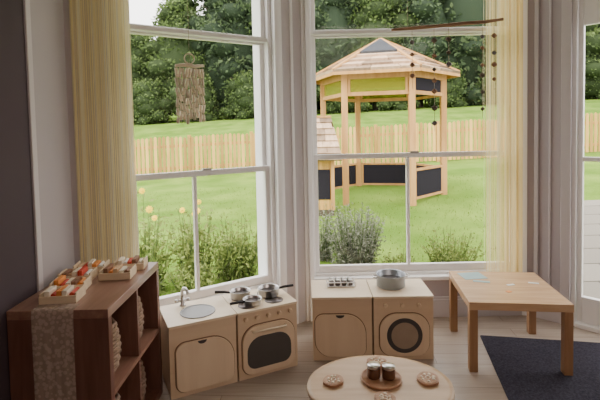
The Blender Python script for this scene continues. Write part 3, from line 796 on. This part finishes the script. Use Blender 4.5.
# ------------------------------------------------------------------ square table
def sqtable():
    a=R(-7);W=.555;D=.56;H=.405;O=(.935,2.49)
    t=thing('square_table','square orange brown wooden side table in front of the yellow curtain','table',(*O,0),a)
    MB().box(0,W,0,D,H-.045,H).build('tabletop',mTableW,t,bevel=.003)
    for x in (0,W-.05):
        for y in (0,D-.05):
            MB().box(x+.002,x+.048,y+.002,y+.048,0,H-.045).build('leg',mTableL,t,bevel=.002)
    def on(x,y): return onunit(O,a,x,y,H+.0006)
    def paper(label,x,y,w,d,rz,mat):
        b=MB();b.prism([(-w/2,-d/2),(w/2,-d/2),(w/2,d/2),(-w/2,d/2)],0,.0015)
        tag(b.build('paper_shape',mat,loc=on(x,y),rotz=a+rz),label,'paper')
    blue=plain('pale_blue_reflection',(.42,.56,.58),.2);wh=plain('white_paper',(.8,.8,.78),.6)  # blue pieces paint a reflection on the tabletop, white ones are paper
    paper('pale blue patch of painted reflection on back left of the square table',.13,.46,.15,.13,R(12),blue)
    paper('pale blue strip of painted reflection in front of the blue patch',.16,.35,.10,.03,R(-10),blue)
    paper('small white paper scrap near middle of the square table',.32,.30,.05,.02,R(20),wh)
    paper('small white paper scrap at right edge of the square table',.47,.34,.06,.02,R(-15),wh)
    paper('small orange paper square near front of the square table',.27,.18,.03,.025,R(30),cm['orange'])
sqtable()
ma=R(-11)
mm=MB();mm.prism(rrect(0,.86,-1.25,0,.01,3),.0005,.005)
def matmat():
    m,nt,b=base('rubber_mat');N=nt.nodes;L=nt.links
    tc=N.new('ShaderNodeTexCoord');no=N.new('ShaderNodeTexNoise');no.inputs['Scale'].default_value=110;no.inputs['Detail'].default_value=3;L.new(tc.outputs['Object'],no.inputs[0])
    rp=N.new('ShaderNodeValToRGB');rp.color_ramp.elements[0].position=.3;rp.color_ramp.elements[1].position=.75
    rp.color_ramp.elements[0].color=(.022,.020,.031,1);rp.color_ramp.elements[1].color=(.062,.058,.078,1);L.new(no.outputs[0],rp.inputs[0]);L.new(rp.outputs[0],b.inputs['Base Color']);b.inputs['Roughness'].default_value=.95
    b.inputs['Specular IOR Level'].default_value=.1
    bp=N.new('ShaderNodeBump');bp.inputs['Strength'].default_value=.3;bp.inputs['Distance'].default_value=.003;L.new(no.outputs[0],bp.inputs['Height']);L.new(bp.outputs[0],b.inputs['Normal'])
    return m
tag(mm.build('door_mat',matmat(),loc=(1.17,2.93,0),rotz=ma),'dark blue grey door mat on floor under the square table','mat')

# ------------------------------------------------------------------ low round table
TX,TY,TH=.290,1.705,.40
rt=thing('round_table','low white topped round table with wooden rim in the foreground','table',(TX,TY,0))
sy_=.80
b=MB();b.lathe([(.001,TH-.004),(.262,TH-.004),(.262,TH),(.001,TH)],n=72,smooth=False,sy=sy_);b.build('tabletop',mPale,rt)
b=MB();b.lathe([(.2621,TH-.022),(.281,TH-.020),(.283,TH-.010),(.281,TH+.001),(.2621,TH+.0005)],n=72,sy=sy_);b.build('rim',mRim,rt)
b=MB();b.lathe([(.001,TH-.022),(.262,TH-.022),(.262,TH-.005),(.001,TH-.005)],n=72,smooth=False,sy=sy_);b.build('underboard',mRim,rt)
for s in (-1,1):
    for u in (-1,1):
        q=MB();q.tube([(s*.17,u*.12,TH-.022),(s*.20,u*.145,0)],[.022,.016],14);q.build('leg',mRim,rt)
mSlice=wood('slice_wood',(.26,.13,.07),(.46,.28,.17),'x',.6,10)
def wslice(label,x,y,r,rz,seedn):
    random.seed(seedn)
    t=thing('wood_slice',label,'coaster',(x,y,TH+.0015),rz)
    n=40;rr=[r*(1+.06*math.sin(2*2*PI*k/n+seedn)+.03*math.sin(5*2*PI*k/n+seedn)) for k in range(n)]
    bk=MB();bk.prism([(rr[k]*math.cos(2*PI*k/n),rr[k]*math.sin(2*PI*k/n)) for k in range(n)],0,.010);bk.build('bark_edge',mTrayW,t)
    bk=MB();bk.prism([(rr[k]*.90*math.cos(2*PI*k/n),rr[k]*.90*math.sin(2*PI*k/n)) for k in range(n)],.010,.0115);bk.build('slice_face',mSlice,t)
    pm=MB()
    for j in range(7):
        a=2*PI*j/7+random.uniform(-.2,.2);q_=r*random.uniform(.42,.62);w_=r*random.uniform(.10,.17)
        pm.lathe([(.001,0),(w_,0),(w_*.7,.003),(.001,.004)],q_*math.cos(a),q_*math.sin(a),.0116,10,sx=1.3)
    pm.tube([(rr[k]*.22*math.cos(2*PI*k/n),rr[k]*.22*math.sin(2*PI*k/n),.0122) for k in range(n)],.0018,5,closed=True)
    pm.build('pattern',cm['cream'],t)
wslice('round wood slice at back of the low table behind jar tray',.305,1.860,.040,0,1)
wslice('round wood slice at left side of the low table',.112,1.725,.040,1,2)
wslice('round wood slice at right side of the low table',.484,1.725,.044,2,3)
wslice('round wood slice at front of the low table nearest camera',.292,1.600,.040,3,4)
tr_=thing('jar_tray','round brown wooden tray in middle of the low table','tray',(.302,1.735,TH+.0015))
MB().lathe([(.001,0),(.074,0),(.080,.004),(.080,.012),(.075,.012),(.073,.006),(.001,.006)],n=48).build('tray_disc',mTrayW,tr_)
mBG=plain('brown_glass',(.13,.055,.03),.15)
def jar(label,x,y):
    t=thing('glass_jar',label,'jar',(x,y,TH+.008))
    MB().lathe([(.001,0),(.023,0),(.026,.005),(.026,.036),(.022,.040),(.001,.040)],n=28).build('jar_body',mBG,t)
    MB().lathe([(.001,.0402),(.0245,.0402),(.0255,.042),(.0255,.051),(.024,.053),(.001,.0535)],n=28).build('metal_lid',mSteel,t)
jar('brown glass jar with shiny metal lid on left half of round tray',.275,1.745)
jar('brown glass jar with shiny metal lid on right half of round tray',.332,1.737)

# ------------------------------------------------------------------ hanging mobiles
def mobile1():
    x,y,z=-.640,2.67,1.78
    t=thing('wind_chime','pale driftwood wind chime of short hanging sticks in left window','wind chime',(x,y,z),math.atan2(.53,.82))
    MB().tube([(0,0,.0),(0,0,.98)],.0012,5).build('cord',mCord,t)
    n=20;MB().tube([(.03*math.cos(2*PI*k/n),0,.045+.03*math.sin(2*PI*k/n)) for k in range(n)],.004,6,closed=True).build('ring',mStick,t)
    MB().tube([(-.085,0,.0),(-.03,.004,.008),(.03,0,.003),(.09,.004,.01)],[.008,.011,.010,.007],8).build('driftwood_bar',mStick,t)
    random.seed(5)
    for k in range(9):
        xx=-.078+.0195*k;L_=random.uniform(.30,.34)
        s=MB();s.tube([(xx,0,0),(xx,0,-L_)],.0010,4)
        so_=s.build('string',mCord,t)
        q=MB();z_=-.012
        while z_>-L_+.02:
            h=random.uniform(.040,.06);tl=random.uniform(-.005,.005)
            q.tube([(xx-tl,0,z_),(xx+tl,0,z_-h)],[.0090,.0085],6,tint=random.random());z_-=h+.004
        q.build('stick',mStick,so_)
mobile1()
def mobile2():
    y=3.10
    t=thing('driftwood_mobile','long thin driftwood branch mobile with hanging pebbles before front window','mobile',(0,y,0))
    pts=[(.64,0,2.060),(.80,.003,2.070),(.95,-.003,2.078),(1.12,.003,2.092),(1.27,0,2.10),(1.40,.0,2.116)]
    b=MB();b.tube(pts,[.008,.012,.012,.013,.012,.010],8,tint=.1);b.build('branch',mBranch,t)
    for x in (.75,1.30):
        MB().tube([(x,0,2.068+(.03 if x>1 else 0)),(x,0,2.76)],.0012,4).build('cord',mCord,t)
    random.seed(9)
    for x,L_ in ((.78,.42),(.93,.72),(1.03,.30),(1.26,.65),(1.34,.40)):
        z0=2.065+(x-.64)*.06
        so_=MB().tube([(x,0,z0),(x,0,z0-L_)],.0015,4).build('string',mCord,t)
        z=z0-.10
        while z>z0-L_-.01:
            r=random.uniform(.014,.024);q=MB();q.lathe([(.001,-r*.9),(r*.7,-r*.5),(r,0),(r*.6,r*.6),(.001,r*.9)],x,0,z,10,sy=.5)
            q.build('pebble',random.choice([mBark,mSteelD,mBranch]),so_);z-=random.uniform(.07,.12)
mobile2()

# ------------------------------------------------------------------ light
w=bpy.data.worlds.new('world');bpy.context.scene.world=w;w.use_nodes=True
nt=w.node_tree;bg=nt.nodes['Background'];N=nt.nodes;L=nt.links
tc=N.new('ShaderNodeTexCoord');sx=N.new('ShaderNodeSeparateXYZ');L.new(tc.outputs['Generated'],sx.inputs[0])
rp=N.new('ShaderNodeValToRGB');rp.color_ramp.elements[0].color=(.98,.94,.92,1);rp.color_ramp.elements[1].color=(1,.97,.93,1);L.new(sx.outputs['Z'],rp.inputs[0])
L.new(rp.outputs[0],bg.inputs[0]);bg.inputs[1].default_value=5.6
sun=bpy.data.lights.new('sun','SUN');so_=bpy.data.objects.new('sun',sun);C.objects.link(so_);sun.energy=3.0;sun.angle=R(25);sun.color=(1,.95,.86)
so_.rotation_euler=(R(38),R(-28),0)
def area(name,loc,rot,size,e,col):
    l=bpy.data.lights.new(name,'AREA');l.energy=e;l.size=size;l.color=col
    o=bpy.data.objects.new(name,l);C.objects.link(o);o.location=loc;o.rotation_euler=rot
area('room_fill',(1.2,-.3,2.8),(R(20),0,0),1.8,48,(1,.82,.70))  # unseen fill light added behind the camera to brighten the furniture fronts
